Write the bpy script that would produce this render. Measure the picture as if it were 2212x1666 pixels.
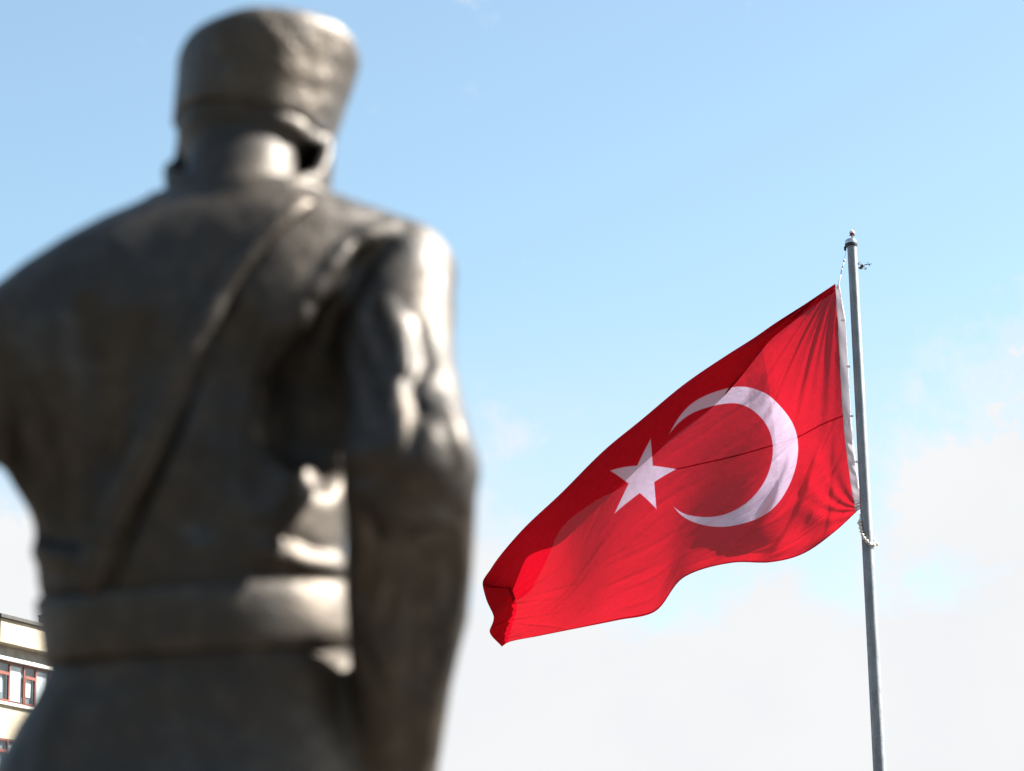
import bpy, bmesh, math, random
import numpy as np
from mathutils import Matrix, Vector

random.seed(4); RNG = np.random.default_rng(11)
for o in list(bpy.data.objects):
    bpy.data.objects.remove(o, do_unlink=True)
scene = bpy.context.scene
COL = scene.collection
R = math.radians

# ------------------------------------------------------------------ camera
CAM_Z = 1.7
PITCH, ROLL = R(15.4), 0.021
FPX = 6452.0                       # focal length in units of a 2212-wide frame (105 mm on 36 mm)
_r = np.array([1., 0, 0]); _u = np.array([0, -math.sin(PITCH), math.cos(PITCH)])
C_F = np.array([0, math.cos(PITCH), math.sin(PITCH)])
C_X = math.cos(ROLL) * _r - math.sin(ROLL) * _u
C_Y = math.sin(ROLL) * _r + math.cos(ROLL) * _u
CAM = np.array([0, 0, CAM_Z])


def ray(px, py):
    return C_F + C_X * (px - 1106) / FPX - C_Y * (py - 833) / FPX


def W(px, py, Y):
    """World point seen at (px, py) of a 2212x1666 frame, on the plane y = Y."""
    d = ray(px, py)
    return CAM + d * (Y / d[1])


cam_d = bpy.data.cameras.new('camera')
cam = bpy.data.objects.new('camera', cam_d); COL.objects.link(cam)
cam.matrix_world = Matrix(((C_X[0], C_Y[0], -C_F[0], CAM[0]), (C_X[1], C_Y[1], -C_F[1], CAM[1]),
                           (C_X[2], C_Y[2], -C_F[2], CAM[2]), (0, 0, 0, 1)))
cam_d.sensor_width = 36; cam_d.lens = FPX / 2212 * 36
cam_d.clip_start = 0.1; cam_d.clip_end = 5000
cam_d.dof.use_dof = True; cam_d.dof.focus_distance = 50.0; cam_d.dof.aperture_fstop = 3.7
scene.camera = cam

# ------------------------------------------------------------------ sun, sky, exposure
SUN_EL, SUN_AZ = R(42), R(13)      # azimuth counted from +X (right) towards +Y (away)
EXPOSURE = 2.3
SKY_STRENGTH = 0.0515
SUN = Vector((math.cos(SUN_EL) * math.cos(SUN_AZ), math.cos(SUN_EL) * math.sin(SUN_AZ), math.sin(SUN_EL)))
sl = bpy.data.lights.new('sun', 'SUN'); sl.energy = 5.0; sl.angle = R(0.53); sl.color = (1.0, 0.95, 0.87)
so = bpy.data.objects.new('sun', sl); COL.objects.link(so)
so.rotation_euler = (-SUN).to_track_quat('-Z', 'Y').to_euler()
so.location = (20, 5, 40)

vs = scene.view_settings
scene.display_settings.display_device = 'sRGB'
vs.view_transform = 'Standard'; vs.look = 'None'; vs.gamma = 1; vs.exposure = EXPOSURE
vs.use_curve_mapping = False

world = bpy.data.worlds.new('World'); scene.world = world; world.use_nodes = True
wn = world.node_tree; wn.nodes.clear()


class NT:
    """Small helper to write node trees."""
    def __init__(s, tree): s.t = tree

    def n(s, typ, **kw):
        nd = s.t.nodes.new(typ)
        for k, v in kw.items(): setattr(nd, k, v)
        return nd

    def link(s, a, b): s.t.links.new(a, b)

    def val(s, sock, v):
        if hasattr(v, 'is_output') or isinstance(v, bpy.types.NodeSocket): s.link(v, sock)
        else: sock.default_value = v

    def m(s, op, a, b=None, c=None, clamp=False):
        nd = s.n('ShaderNodeMath', operation=op, use_clamp=clamp)
        s.val(nd.inputs[0], a)
        if b is not None: s.val(nd.inputs[1], b)
        if c is not None: s.val(nd.inputs[2], c)
        return nd.outputs[0]

    def vm(s, op, a, b=None, scale=None):
        nd = s.n('ShaderNodeVectorMath', operation=op)
        s.val(nd.inputs[0], a)
        if b is not None: s.val(nd.inputs[1], b)
        if scale is not None: s.val(nd.inputs['Scale'], scale)
        return nd.outputs['Value'] if op in ('DISTANCE', 'LENGTH', 'DOT_PRODUCT') else nd.outputs[0]

    def rng(s, v, a, b, c=0., d=1., smooth=True):
        nd = s.n('ShaderNodeMapRange', interpolation_type='SMOOTHSTEP' if smooth else 'LINEAR')
        s.val(nd.inputs[0], v)
        for i, x in enumerate((a, b, c, d)): s.val(nd.inputs[i + 1], x)
        return nd.outputs[0]

    def noise(s, vec, scale, detail=5., rough=.55, dist=0.):
        nd = s.n('ShaderNodeTexNoise')
        if vec is not None: s.link(vec, nd.inputs['Vector'])
        nd.inputs['Scale'].default_value = scale; nd.inputs['Detail'].default_value = detail
        nd.inputs['Roughness'].default_value = rough; nd.inputs['Distortion'].default_value = dist
        return nd.outputs[0]

    def mix(s, f, a, b, typ='RGBA', blend='MIX'):
        nd = s.n('ShaderNodeMix', data_type=typ)
        if typ == 'RGBA': nd.blend_type = blend
        i = {'FLOAT': (0, 2, 3, 0), 'RGBA': (0, 6, 7, 2)}[typ]
        s.val(nd.inputs[i[0]], f); s.val(nd.inputs[i[1]], a); s.val(nd.inputs[i[2]], b)
        return nd.outputs[i[3]]


wt = NT(wn)
w_out = wt.n('ShaderNodeOutputWorld'); w_bg = wt.n('ShaderNodeBackground')
w_tc = wt.n('ShaderNodeTexCoord'); w_dir = w_tc.outputs['Generated']
sky = wt.n('ShaderNodeTexSky', sky_type='NISHITA')
sky.sun_disc = False; sky.sun_elevation = SUN_EL; sky.sun_rotation = math.pi / 2 - SUN_AZ
sky.air_density = 1.0; sky.dust_density = 1.2; sky.ozone_density = 2.0; sky.altitude = 300
w_sep = wt.n('ShaderNodeSeparateXYZ'); wt.link(w_dir, w_sep.inputs[0])
# cumulus: fbm noise in direction space, denser towards the horizon, with a few clumps
n_big = wt.noise(w_dir, 11, 7, .56, .2)
n_fine = wt.noise(w_dir, 42, 8, .62, .15)
fb = wt.m('MULTIPLY', wt.m('SUBTRACT', wt.m('ADD', wt.m('MULTIPLY', n_big, .5), wt.m('MULTIPLY', n_fine, .5)), .5), 3.6)
bias = wt.rng(w_sep.outputs[2], math.sin(R(11.5)), math.sin(R(9.6)), 0, 1.1)
CLUMPS = [(2150, 1080, 210, .36), (2050, 1120, 170, .22), (2240, 1150, 190, .20), (1960, 1170, 130, .16),
          (2170, 830, 110, .13), (30, 1250, 200, .60), (1060, 1330, 230, .30), (1640, 1390, 200, .22), (1400, 1480, 170, .12),
          (1650, 1260, 170, .12), (1060, 1160, 130, .15), (1990, 715, 60, .14), (1900, 1260, 110, .06), (2120, 1300, 100, -.12), (1250, 250, 800, -.3), (1900, 250, 600, -.3), (300, 300, 700, -.3)]
for px, py, rad, st in CLUMPS:
    d = ray(px, py); d = d / np.linalg.norm(d)
    dist = wt.vm('DISTANCE', w_dir, tuple(d))
    bias = wt.m('ADD', bias, wt.rng(dist, rad * 1.25 / FPX, rad * .25 / FPX, 0, st))
bias = wt.m('MULTIPLY', bias, wt.rng(w_sep.outputs[1], .1, .6))
cov = wt.m('ADD', fb, bias)
cmask = wt.rng(cov, .24, .42)
veil = wt.m('MULTIPLY', wt.rng(w_sep.outputs[2], math.sin(R(17.5)), math.sin(R(10.5)), 0, .60), wt.rng(n_big, .30, .62, .55, 1))
thin = wt.m('ADD', wt.rng(cov, -.05, .36, 0, .42), wt.m('MULTIPLY', veil, wt.rng(w_sep.outputs[1], .1, .6)))
cmask = wt.m('MAXIMUM', cmask, thin)
grey = wt.rng(wt.noise(w_dir, 16, 4), .35, .7, 0.0, 1.0)
CW = 1.0 / (2 ** EXPOSURE)
ccol = wt.mix(grey, (.895 * CW, .912 * CW, .935 * CW, 1), (.93 * CW, .94 * CW, .95 * CW, 1))
skyc = wt.n('ShaderNodeVectorMath', operation='MULTIPLY'); wt.link(sky.outputs[0], skyc.inputs[0])
skyc.inputs[1].default_value = (SKY_STRENGTH * 1.07, SKY_STRENGTH * 1.07, SKY_STRENGTH * .90)
w_col = wt.mix(cmask, skyc.outputs[0], ccol)
wt.link(w_col, w_bg.inputs[0]); w_bg.inputs[1].default_value = 1.0
wt.link(w_bg.outputs[0], w_out.inputs[0])


# ------------------------------------------------------------------ materials
def mat(name):
    m = bpy.data.materials.new(name); m.use_nodes = True
    t = NT(m.node_tree); t.p = m.node_tree.nodes['Principled BSDF']; t.out = m.node_tree.nodes['Material Output']
    t.tc = t.n('ShaderNodeTexCoord')
    return m, t


def simple(name, a, b, scale, rough=.6, metal=0., bump=0., spec=.5, bscale=None, detail=5):
    m, t = mat(name)
    o = t.tc.outputs['Object']
    f = t.rng(t.noise(o, scale, detail), .3, .7)
    t.link(t.mix(f, a + (1,), b + (1,)), t.p.inputs['Base Color'])
    t.p.inputs['Roughness'].default_value = rough; t.p.inputs['Metallic'].default_value = metal
    t.p.inputs['Specular IOR Level'].default_value = spec
    if bump:
        bn = t.n('ShaderNodeBump'); bn.inputs['Strength'].default_value = bump; bn.inputs['Distance'].default_value = .01
        t.link(t.noise(o, bscale or scale * 3, 6), bn.inputs['Height']); t.link(bn.outputs[0], t.p.inputs['Normal'])
    return m


def bronze(name, bump, bscale, k=1.0):
    k *= 1.6
    m, t = mat(name)
    o = t.tc.outputs['Object']
    f1 = t.rng(t.noise(o, 5, 6, .6), .35, .68)
    f2 = t.rng(t.noise(o, 22, 5, .6), .45, .7)
    c = t.mix(f1, (.034 * k, .028 * k, .0225 * k, 1), (.026 * k, .0245 * k, .0235 * k, 1))
    c = t.mix(t.m('MULTIPLY', f2, .32), c, (.075 * k, .064 * k, .052 * k, 1))
    t.link(c, t.p.inputs['Base Color'])
    t.link(t.rng(t.noise(o, 9, 5), .3, .7, .46, .60), t.p.inputs['Roughness'])
    t.p.inputs['Specular IOR Level'].default_value = .85
    t.p.inputs['Metallic'].default_value = .8
    bn = t.n('ShaderNodeBump'); bn.inputs['Strength'].default_value = bump; bn.inputs['Distance'].default_value = .02
    h = t.m('ADD', t.noise(o, bscale, 6, .6), t.m('MULTIPLY', t.noise(o, bscale * .28, 4), 1.6))
    t.link(h, bn.inputs['Height']); t.link(bn.outputs[0], t.p.inputs['Normal'])
    return m


M_BRONZE = bronze('bronze', .20, 26)
M_FUR = bronze('bronze_fur', .6, 16, 1.4)
M_BELT = bronze('bronze_leather', .18, 30, 1.15)
M_STEEL = None
M_WHITE = simple('white_webbing', (.80, .79, .82), (.72, .71, .75), 14, .7, bump=.3)
M_ROPE = simple('white_rope', (.62, .62, .66), (.5, .5, .54), 60, .7)
M_BEAD = simple('bead_plastic', (.66, .63, .58), (.56, .53, .49), 30, .45)
M_BLACKM = simple('dark_metal', (.03, .032, .035), (.05, .05, .055), 20, .4, .6)
M_CHROME = simple('bright_metal', (.55, .57, .60), (.45, .47, .5), 12, .22, .9)
M_REDLENS = simple('red_lens', (.16, .006, .012), (.10, .004, .01), 10, .15)
M_DRONE = simple('drone_plastic', (.018, .018, .02), (.03, .03, .033), 20, .45)


def obj(name, verts, faces, m, parent=None, smooth=False):
    me = bpy.data.meshes.new(name)
    if isinstance(verts, np.ndarray): verts = verts.tolist()
    if isinstance(faces, np.ndarray): faces = faces.tolist()
    me.from_pydata(verts, [], faces); me.update()
    if smooth: me.polygons.foreach_set('use_smooth', [True] * len(me.polygons))
    ms = m if isinstance(m, (list, tuple)) else [m]
    for x in ms: me.materials.append(x)
    o = bpy.data.objects.new(name, me); COL.objects.link(o)
    if parent is not None: o.parent = parent; o.matrix_parent_inverse = parent.matrix_world.inverted()
    return o


def tag(o, label=None, cat=None, group=None, kind=None):
    for k, v in (('label', label), ('category', cat), ('group', group), ('kind', kind)):
        if v: o[k] = v
    return o


def empty(name, loc, label, cat, group=None):
    o = bpy.data.objects.new(name, None); COL.objects.link(o)
    o.matrix_world = Matrix.Translation(Vector([float(c) for c in loc])); o.empty_display_size = .2
    return tag(o, label, cat, group)


class MB:
    """Collects shapes into one mesh."""
    def __init__(s): s.v = []; s.f = []

    def add(s, v, f):
        b = len(s.v); s.v += [tuple(float(c) for c in p) for p in v]; s.f += [tuple(int(i) + b for i in q) for q in f]
        return s

    def box(s, o, ax, ay, az, x0, x1, y0, y1, z0, z1, bev=0.):
        o, ax, ay, az = (np.array(q, float) for q in (o, ax, ay, az))
        if bev <= 0:
            vs_ = [o + ax * x + ay * y + az * z for z in (z0, z1) for y in (y0, y1) for x in (x0, x1)]
            return s.add(vs_, [(0, 2, 3, 1), (4, 5, 7, 6), (0, 1, 5, 4), (2, 6, 7, 3), (0, 4, 6, 2), (1, 3, 7, 5)])
        bm = bmesh.new(); vv = [bm.verts.new(o + ax * x + ay * y + az * z) for z in (z0, z1) for y in (y0, y1) for x in (x0, x1)]
        for q in [(0, 2, 3, 1), (4, 5, 7, 6), (0, 1, 5, 4), (2, 6, 7, 3), (0, 4, 6, 2), (1, 3, 7, 5)]: bm.faces.new([vv[i] for i in q])
        bmesh.ops.bevel(bm, geom=bm.edges[:], offset=bev, segments=2, affect='EDGES', profile=.6)
        bm.verts.index_update()
        s.add([v.co for v in bm.verts], [[v.index for v in f.verts] for f in bm.faces]); bm.free()
        return s

    def tube(s, pts, rad, n=10, cap=True):
        pts = [np.array(p, float) for p in pts]
        if not hasattr(rad, '__len__'): rad = [rad] * len(pts)
        vv = []; ff = []; ref = None
        for i, p in enumerate(pts):
            t = pts[min(i + 1, len(pts) - 1)] - pts[max(i - 1, 0)]; t /= np.linalg.norm(t) + 1e-12
            if ref is None: ref = np.array([0, 0, 1.]) if abs(t[2]) < .9 else np.array([1., 0, 0])
            a = np.cross(t, ref); a /= np.linalg.norm(a); b = np.cross(a, t); ref = b
            for k in range(n):
                c = 2 * math.pi * k / n; vv.append(p + rad[i] * (a * math.cos(c) + b * math.sin(c)))
        for i in range(len(pts) - 1):
            for k in range(n):
                k2 = (k + 1) % n; ff.append((i * n + k, i * n + k2, (i + 1) * n + k2, (i + 1) * n + k))
        if cap: ff += [tuple(range(n))[::-1], tuple(range((len(pts) - 1) * n, len(pts) * n))]
        return s.add(vv, ff)

    def lathe(s, c, prof, n=32, axis=(0, 0, 1)):
        """prof: list of (radius, height)."""
        az = Vector(axis).normalized(); q = az.to_track_quat('Z', 'Y'); c = Vector([float(k) for k in c])
        vv = []; ff = []
        for r_, h in prof:
            for k in range(n):
                a = 2 * math.pi * k / n; vv.append(c + q @ Vector((r_ * math.cos(a), r_ * math.sin(a), h)))
        for i in range(len(prof) - 1):
            for k in range(n):
                k2 = (k + 1) % n; ff.append((i * n + k, i * n + k2, (i + 1) * n + k2, (i + 1) * n + k))
        ff += [tuple(range(n))[::-1], tuple(range((len(prof) - 1) * n, len(prof) * n))]
        return s.add(vv, ff)

    def ball(s, c, r_, nu=12, nv=8):
        prof = [(max(1e-4, r_ * math.sin(math.pi * j / nv)), -r_ * math.cos(math.pi * j / nv)) for j in range(nv + 1)]
        return s.lathe(c, prof, nu)

    def build(s, name, m, parent=None, smooth=False):
        return obj(name, s.v, s.f, m, parent, smooth)


def auto_smooth(o, ang=35):
    me = o.data
    bm = bmesh.new(); bm.from_mesh(me)
    for f in bm.faces: f.smooth = True
    for e in bm.edges:
        e.smooth = not (len(e.link_faces) == 2 and e.calc_face_angle(0) > R(ang))
    bm.to_mesh(me); bm.free()
    return o


# ------------------------------------------------------------------ ground
mg, t = mat('paving')
br = t.n('ShaderNodeTexBrick'); t.link(t.tc.outputs['Object'], br.inputs['Vector']); br.inputs['Scale'].default_value = 1.2
nf = t.rng(t.noise(t.tc.outputs['Object'], .6, 6), .3, .7)
br.inputs['Mortar'].default_value = (.04, .035, .03, 1); br.inputs['Mortar Size'].default_value = .012
t.link(t.mix(nf, (.060, .046, .033, 1), (.075, .060, .045, 1)), br.inputs['Color1'])
t.link(t.mix(nf, (.066, .052, .038, 1), (.054, .043, .032, 1)), br.inputs['Color2'])
t.link(br.outputs[0], t.p.inputs['Base Color']); t.p.inputs['Roughness'].default_value = .8
S = 1500
tag(obj('ground', [(-S, -S, 0), (S, -S, 0), (S, S, 0), (-S, S, 0)], [(0, 1, 2, 3)], mg), kind='structure')


# unseen slope added behind the viewpoint to keep the statue's back dark
M_SHADE_SLOPE = simple('shade_slope', (.016, .020, .010), (.030, .028, .014), .25, .95, bump=.5, bscale=.8)
hvv, hff = [], []
NA, NR = 72, 14
for i in range(NA + 1):
    a = R(165 + 210 * i / NA)
    for j in range(NR + 1):
        q = j / NR; e_ = math.sin(math.pi * i / NA) ** .35
        r_ = 45 + 130 * q
        h_ = e_ * 75 * q ** .9 * (1 + .10 * math.sin(a * 9) + .06 * math.sin(a * 23 + 5 * q) + .04 * math.sin(a * 47 + 9 * q)) - .3
        hvv.append((r_ * math.cos(a), r_ * math.sin(a), h_))
for i in range(NA):
    for j in range(NR):
        k_ = i * (NR + 1) + j; hff.append((k_, k_ + 1, k_ + NR + 2, k_ + NR + 1))
tag(obj('unseen_shade_slope', hvv, hff, M_SHADE_SLOPE, None, True), kind='structure')


# ------------------------------------------------------------------ signed distance modelling for the statue
def sn3(P, scale, seed, n=10):
    g = np.random.default_rng(seed); out = 0
    for i in range(n):
        k = g.normal(size=3); k *= scale * (0.6 + .9 * g.random()) / np.linalg.norm(k)
        out = out + np.sin(P[0] * k[0] + P[1] * k[1] + P[2] * k[2] + g.random() * 6.28)
    return out / math.sqrt(n)


def smin(a, b, k):
    h = np.clip(.5 + .5 * (b - a) / k, 0, 1)
    return b * (1 - h) + a * h - k * h * (1 - h)


def smax(a, b, k): return -smin(-a, -b, k)


class Grid:
    def __init__(s, lo, hi, h):
        s.lo = np.array(lo, float); s.h = h
        s.n = np.ceil((np.array(hi) - s.lo) / h).astype(int) + 1
        s.ax = [(s.lo[i] + h * np.arange(s.n[i])).astype(np.float32) for i in range(3)]
        s.F = np.full(s.n, 1e3, np.float32)

    def sl(s, lo, hi):
        a = np.maximum(0, np.floor((np.array(lo) - s.lo) / s.h).astype(int)); b = np.minimum(s.n, np.ceil((np.array(hi) - s.lo) / s.h).astype(int) + 1)
        return tuple(slice(int(x), int(max(y, x))) for x, y in zip(a, b))

    def P(s, q): return (s.ax[0][q[0]][:, None, None], s.ax[1][q[1]][None, :, None], s.ax[2][q[2]][None, None, :])

    def apply(s, fn, lo, hi, k, op='u', pad=.12):
        q = s.sl(np.array(lo) - pad, np.array(hi) + pad)
        P = s.P(q); d = fn(P).astype(np.float32)
        if op == 'u': s.F[q] = smin(s.F[q], d, k)
        elif op == 's': s.F[q] = smax(s.F[q], -d, k)
        elif op == 'set': s.F[q] = np.minimum(s.F[q], d)

    def cone(s, a, b, ra, rb, k=.03, op='u', sq=(1, 1, 1)):
        a = np.array(a, float); b = np.array(b, float); ba = b - a; L2 = ba @ ba + 1e-12
        def fn(P):
            p = [P[i] - a[i] for i in range(3)]
            t = np.clip((p[0] * ba[0] + p[1] * ba[1] + p[2] * ba[2]) / L2, 0, 1)
            d2 = sum(((p[i] - ba[i] * t) / sq[i]) ** 2 for i in range(3))
            return np.sqrt(d2) - (ra + (rb - ra) * t)
        m = max(ra, rb) * max(sq)
        s.apply(fn, np.minimum(a, b) - m, np.maximum(a, b) + m, k, op)

    def chain(s, pts, rad, k, op='u', pad=.05):
        pts = [np.array(p, float) for p in pts]
        if not hasattr(rad, '__len__'): rad = [rad] * len(pts)
        lo = np.min(pts, 0) - max(rad); hi = np.max(pts, 0) + max(rad)
        def fn(P):
            D = None
            for i in range(len(pts) - 1):
                a = pts[i]; ba = pts[i + 1] - a; L2 = ba @ ba + 1e-12
                p = [P[j] - a[j] for j in range(3)]
                t = np.clip((p[0] * ba[0] + p[1] * ba[1] + p[2] * ba[2]) / L2, 0, 1)
                d = np.sqrt(sum((p[j] - ba[j] * t) ** 2 for j in range(3))) - (rad[i] + (rad[i + 1] - rad[i]) * t)
                D = d if D is None else np.minimum(D, d)
            return D
        s.apply(fn, lo, hi, k, op, pad)

    def ell(s, c, r_, rot=None, k=.03, op='u'):
        c = np.array(c, float); r_ = np.array(r_, float); A = np.eye(3) if rot is None else np.array(rot)
        def fn(P):
            p = [P[i] - c[i] for i in range(3)]
            q = [(A[0, i] * p[0] + A[1, i] * p[1] + A[2, i] * p[2]) for i in range(3)]
            k0 = np.sqrt(sum((q[i] / r_[i]) ** 2 for i in range(3))); k1 = np.sqrt(sum((q[i] / r_[i] ** 2) ** 2 for i in range(3))) + 1e-9
            return k0 * (k0 - 1) / k1
        m = r_.max(); s.apply(fn, c - m, c + m, k, op)

    def sample(s, p):
        g = (np.array(p) - s.lo) / s.h; i = np.clip(np.floor(g).astype(int), 0, s.n - 2); f = g - i
        o = 0
        for a in (0, 1):
            for b in (0, 1):
                for c in (0, 1):
                    o += s.F[i[0] + a, i[1] + b, i[2] + c] * (f[0] if a else 1 - f[0]) * (f[1] if b else 1 - f[1]) * (f[2] if c else 1 - f[2])
        return o

    def normal(s, p, e=.012):
        g = np.array([s.sample(p + e * np.eye(3)[i]) - s.sample(p - e * np.eye(3)[i]) for i in range(3)])
        return g / (np.linalg.norm(g) + 1e-9)

    def trace(s, o, d, t0, t1, step=.004):
        o = np.array(o, float); d = np.array(d, float); d = d / np.linalg.norm(d); t = t0
        while t < t1:
            v = s.sample(o + d * t)
            if v < 0: return o + d * t
            t += max(step, .5 * min(v, .05))
        return None

    def px(s, x, y):
        d = ray(x, y); L = np.linalg.norm(d)
        return s.trace(CAM, d, s.lo[1] * L / d[1] * .98, (s.ax[1][-1]) * L / d[1])

    def line(s, pts, n=8):
        """Traces a polyline given in frame units onto the surface as seen from the viewpoint."""
        out = []
        for i in range(len(pts) - 1):
            for j in range(n):
                t = j / n; q = s.px(pts[i][0] * (1 - t) + pts[i + 1][0] * t, pts[i][1] * (1 - t) + pts[i + 1][1] * t)
                if q is not None: out.append(q)
        q = s.px(*pts[-1])
        if q is not None: out.append(q)
        return out

    def mesh(s):
        F = s.F; nx, ny, nz = F.shape
        cs = np.zeros((nx - 1, ny - 1, nz - 1, 3), np.float32); cc = np.zeros((nx - 1, ny - 1, nz - 1), np.float32)
        quads = []
        inside = F < 0
        for ax in range(3):
            a = [slice(None)] * 3; b = [slice(None)] * 3; a[ax] = slice(0, -1); b[ax] = slice(1, None)
            cr = inside[tuple(a)] != inside[tuple(b)]
            I = np.argwhere(cr)
            f0 = F[tuple(a)][cr]; f1 = F[tuple(b)][cr]; tt = f0 / (f0 - f1)
            Pp = I.astype(np.float32); Pp[:, ax] += tt
            u, v = (ax + 1) % 3, (ax + 2) % 3
            ok = np.ones(len(I), bool)
            for du, dv in ((0, 0), (-1, 0), (-1, -1), (0, -1)):
                J = I.copy(); J[:, u] += du; J[:, v] += dv
                g = np.all((J >= 0) & (J < np.array([nx - 1, ny - 1, nz - 1])), 1)
                ok &= g
                np.add.at(cs, tuple(J[g].T), Pp[g]); np.add.at(cc, tuple(J[g].T), 1)
            quads.append((I[ok], u, v, (f0 < 0)[ok]))
        act = cc > 0
        idx = np.full(cc.shape, -1, np.int64); idx[act] = np.arange(act.sum())
        V = cs[act] / cc[act][:, None] * s.h + s.lo
        faces = []
        for I, u, v, neg in quads:
            c = []
            for du, dv in ((0, 0), (-1, 0), (-1, -1), (0, -1)):
                J = I.copy(); J[:, u] += du; J[:, v] += dv; c.append(idx[tuple(J.T)])
            q = np.stack(c, 1); q[~neg] = q[~neg][:, ::-1]
            faces.append(q)
        return V, np.concatenate(faces)


# ------------------------------------------------------------------ statue
Y0 = 5.0
PXM = Y0 / FPX * 1.035                                     # metres per frame unit at the statue


def interp(x, xs, ys):
    """Smooth (Hermite) interpolation."""
    x = np.asarray(x, float); xs = np.asarray(xs, float); ys = np.asarray(ys, float)
    d = np.diff(ys) / np.diff(xs); m = np.empty_like(ys)
    m[0], m[-1] = d[0], d[-1]
    for i in range(1, len(xs) - 1):
        m[i] = 0 if d[i - 1] * d[i] <= 0 else (d[i - 1] + d[i]) / 2
        if d[i - 1] * d[i] > 0: m[i] = np.sign(m[i]) * min(abs(m[i]), 3 * min(abs(d[i - 1]), abs(d[i])))
    i = np.clip(np.searchsorted(xs, x) - 1, 0, len(xs) - 2)
    h = xs[i + 1] - xs[i]; t_ = np.clip((x - xs[i]) / h, 0, 1)
    return ((2 * t_**3 - 3 * t_**2 + 1) * ys[i] + (t_**3 - 2 * t_**2 + t_) * h * m[i] + (-2 * t_**3 + 3 * t_**2) * ys[i + 1] + (t_**3 - t_**2) * h * m[i + 1])


# torso profile: frame height, left edge, right edge, depth centre offset, half depth
TORSO = [(440, 330, 740, .00, .115), (500, 190, 850, .00, .152), (580, 75, 870, .00, .174), (700, 5, 845, .00, .186), (850, -22, 795, .0, .188),
         (1000, 8, 760, .0, .190), (1130, 72, 748, .0, .185), (1200, 78, 742, .0, .182), (1260, 84, 740, .0, .180), (1330, 100, 756, .0, .178),
         (1400, 110, 768, .0, .178), (1450, 104, 776, .0, .180), (1500, 80, 784, .0, .182), (1550, 46, 792, .0, .186), (1610, 14, 800, .0, .192),
         (1680, -18, 815, .0, .202), (1850, -60, 850, .0, .25), (2080, -90, 890, .0, .262)]
tz, tl, tr = [], [], []
for py, xl, xr, yc, hd in TORSO:
    tz.append(W((xl + xr) / 2, py, Y0)[2]); tl.append(W(xl, py, Y0)[0]); tr.append(W(xr, py, Y0)[0])
o_ = np.argsort(tz); tz = np.array(tz)[o_]; tl = np.array(tl)[o_]; tr = np.array(tr)[o_]
thd = np.array([r_[4] for r_ in TORSO])[o_]
Z_TOP, Z_HEM = tz[-1], tz[0]


def torso_at(z):
    return interp(z, tz, tl), interp(z, tz, tr), interp(z, tz, thd)


EXP = 2.05


def torso_fn(P):
    z = np.clip(P[2].ravel(), Z_HEM, Z_TOP)
    l, r_, hd = torso_at(z)
    cx = ((l + r_) / 2)[None, None, :]; a = ((r_ - l) / 2)[None, None, :]; b = hd[None, None, :]
    u = np.abs((P[0] - cx) / a); v = np.abs((P[1] - Y0) / b)
    # drapery of the skirt: gathers that open below the belt
    ph = np.arctan2((P[1] - Y0) / b, (P[0] - cx) / a)
    skirt = np.clip((Z_BELT0 - P[2]) / .25, 0, 1)
    rr = (u ** EXP + v ** EXP) ** (1 / EXP) + skirt * .006 * (np.sin(ph * 11 + 1.2) + .6 * np.sin(ph * 17 + .4))
    d = (rr - 1) * np.minimum(a, b) * .95
    dz = np.maximum(P[2] - Z_TOP, Z_HEM - P[2])
    return np.maximum(d, dz)


Z_BELT0 = W(400, 1400, Y0)[2]
FEET_Z = W(400, 833, Y0)[2] - 1.86
lo = (W(-330, 800, Y0)[0], Y0 - .45, FEET_Z - .02); hi = (W(1120, 800, Y0)[0], Y0 + .52, W(500, 150, Y0)[2])
G = Grid(lo, hi, .008)
tx0, tx1 = tl.min(), tr.max()
G.apply(torso_fn, (tx0, Y0 - .28, Z_HEM), (tx1, Y0 + .28, Z_TOP), .001, 'set', .06)
# shoulders and shoulder line
rsh = W(862, 602, Y0 + .0); lsh = W(70, 728, Y0 - .02)
G.cone(W(610, 492, Y0), rsh, .062, .098, .05)
G.cone(W(470, 470, Y0), lsh, .078, .094, .05)
# upper back fullness
G.ell(W(250, 760, Y0 - .09), (.19, .085, .20), None, .06)
G.ell(W(590, 720, Y0 - .07), (.14, .085, .19), None, .06)
# deep hollow under the arm
G.chain([W(694, 690, Y0 - .115), W(662, 830, Y0 - .10), W(655, 940, Y0 - .095), W(690, 1010, Y0 - .08)], [.022, .058, .058, .026], .06, 's')
# right arm: the elbow is pulled back towards the viewer, the forearm hangs
el = W(882, 1004, Y0 - .30)
G.cone(rsh, W(858, 780, Y0 - .135), .098, .094, .016)
G.cone(W(858, 780, Y0 - .135), el, .094, .108, .014)
G.ell(W(934, 1020, Y0 - .275), (.076, .085, .070), None, .03)
# forearm sleeve in two panels with a fold between them
G.chain([W(826, 1090, Y0 - .265), W(826, 1210, Y0 - .195), W(824, 1340, Y0 - .145), W(824, 1480, Y0 - .09), W(823, 1600, Y0 - .05), W(822, 1720, Y0 - .01)], [.062, .062, .058, .052, .050, .050], .028)
G.chain([W(950, 1100, Y0 - .225), W(946, 1210, Y0 - .165), W(938, 1320, Y0 - .12), W(912, 1460, Y0 - .07), W(890, 1640, Y0 - .01), W(884, 1720, Y0 + .01)], [.062, .060, .058, .052, .048, .048], .028)
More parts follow.
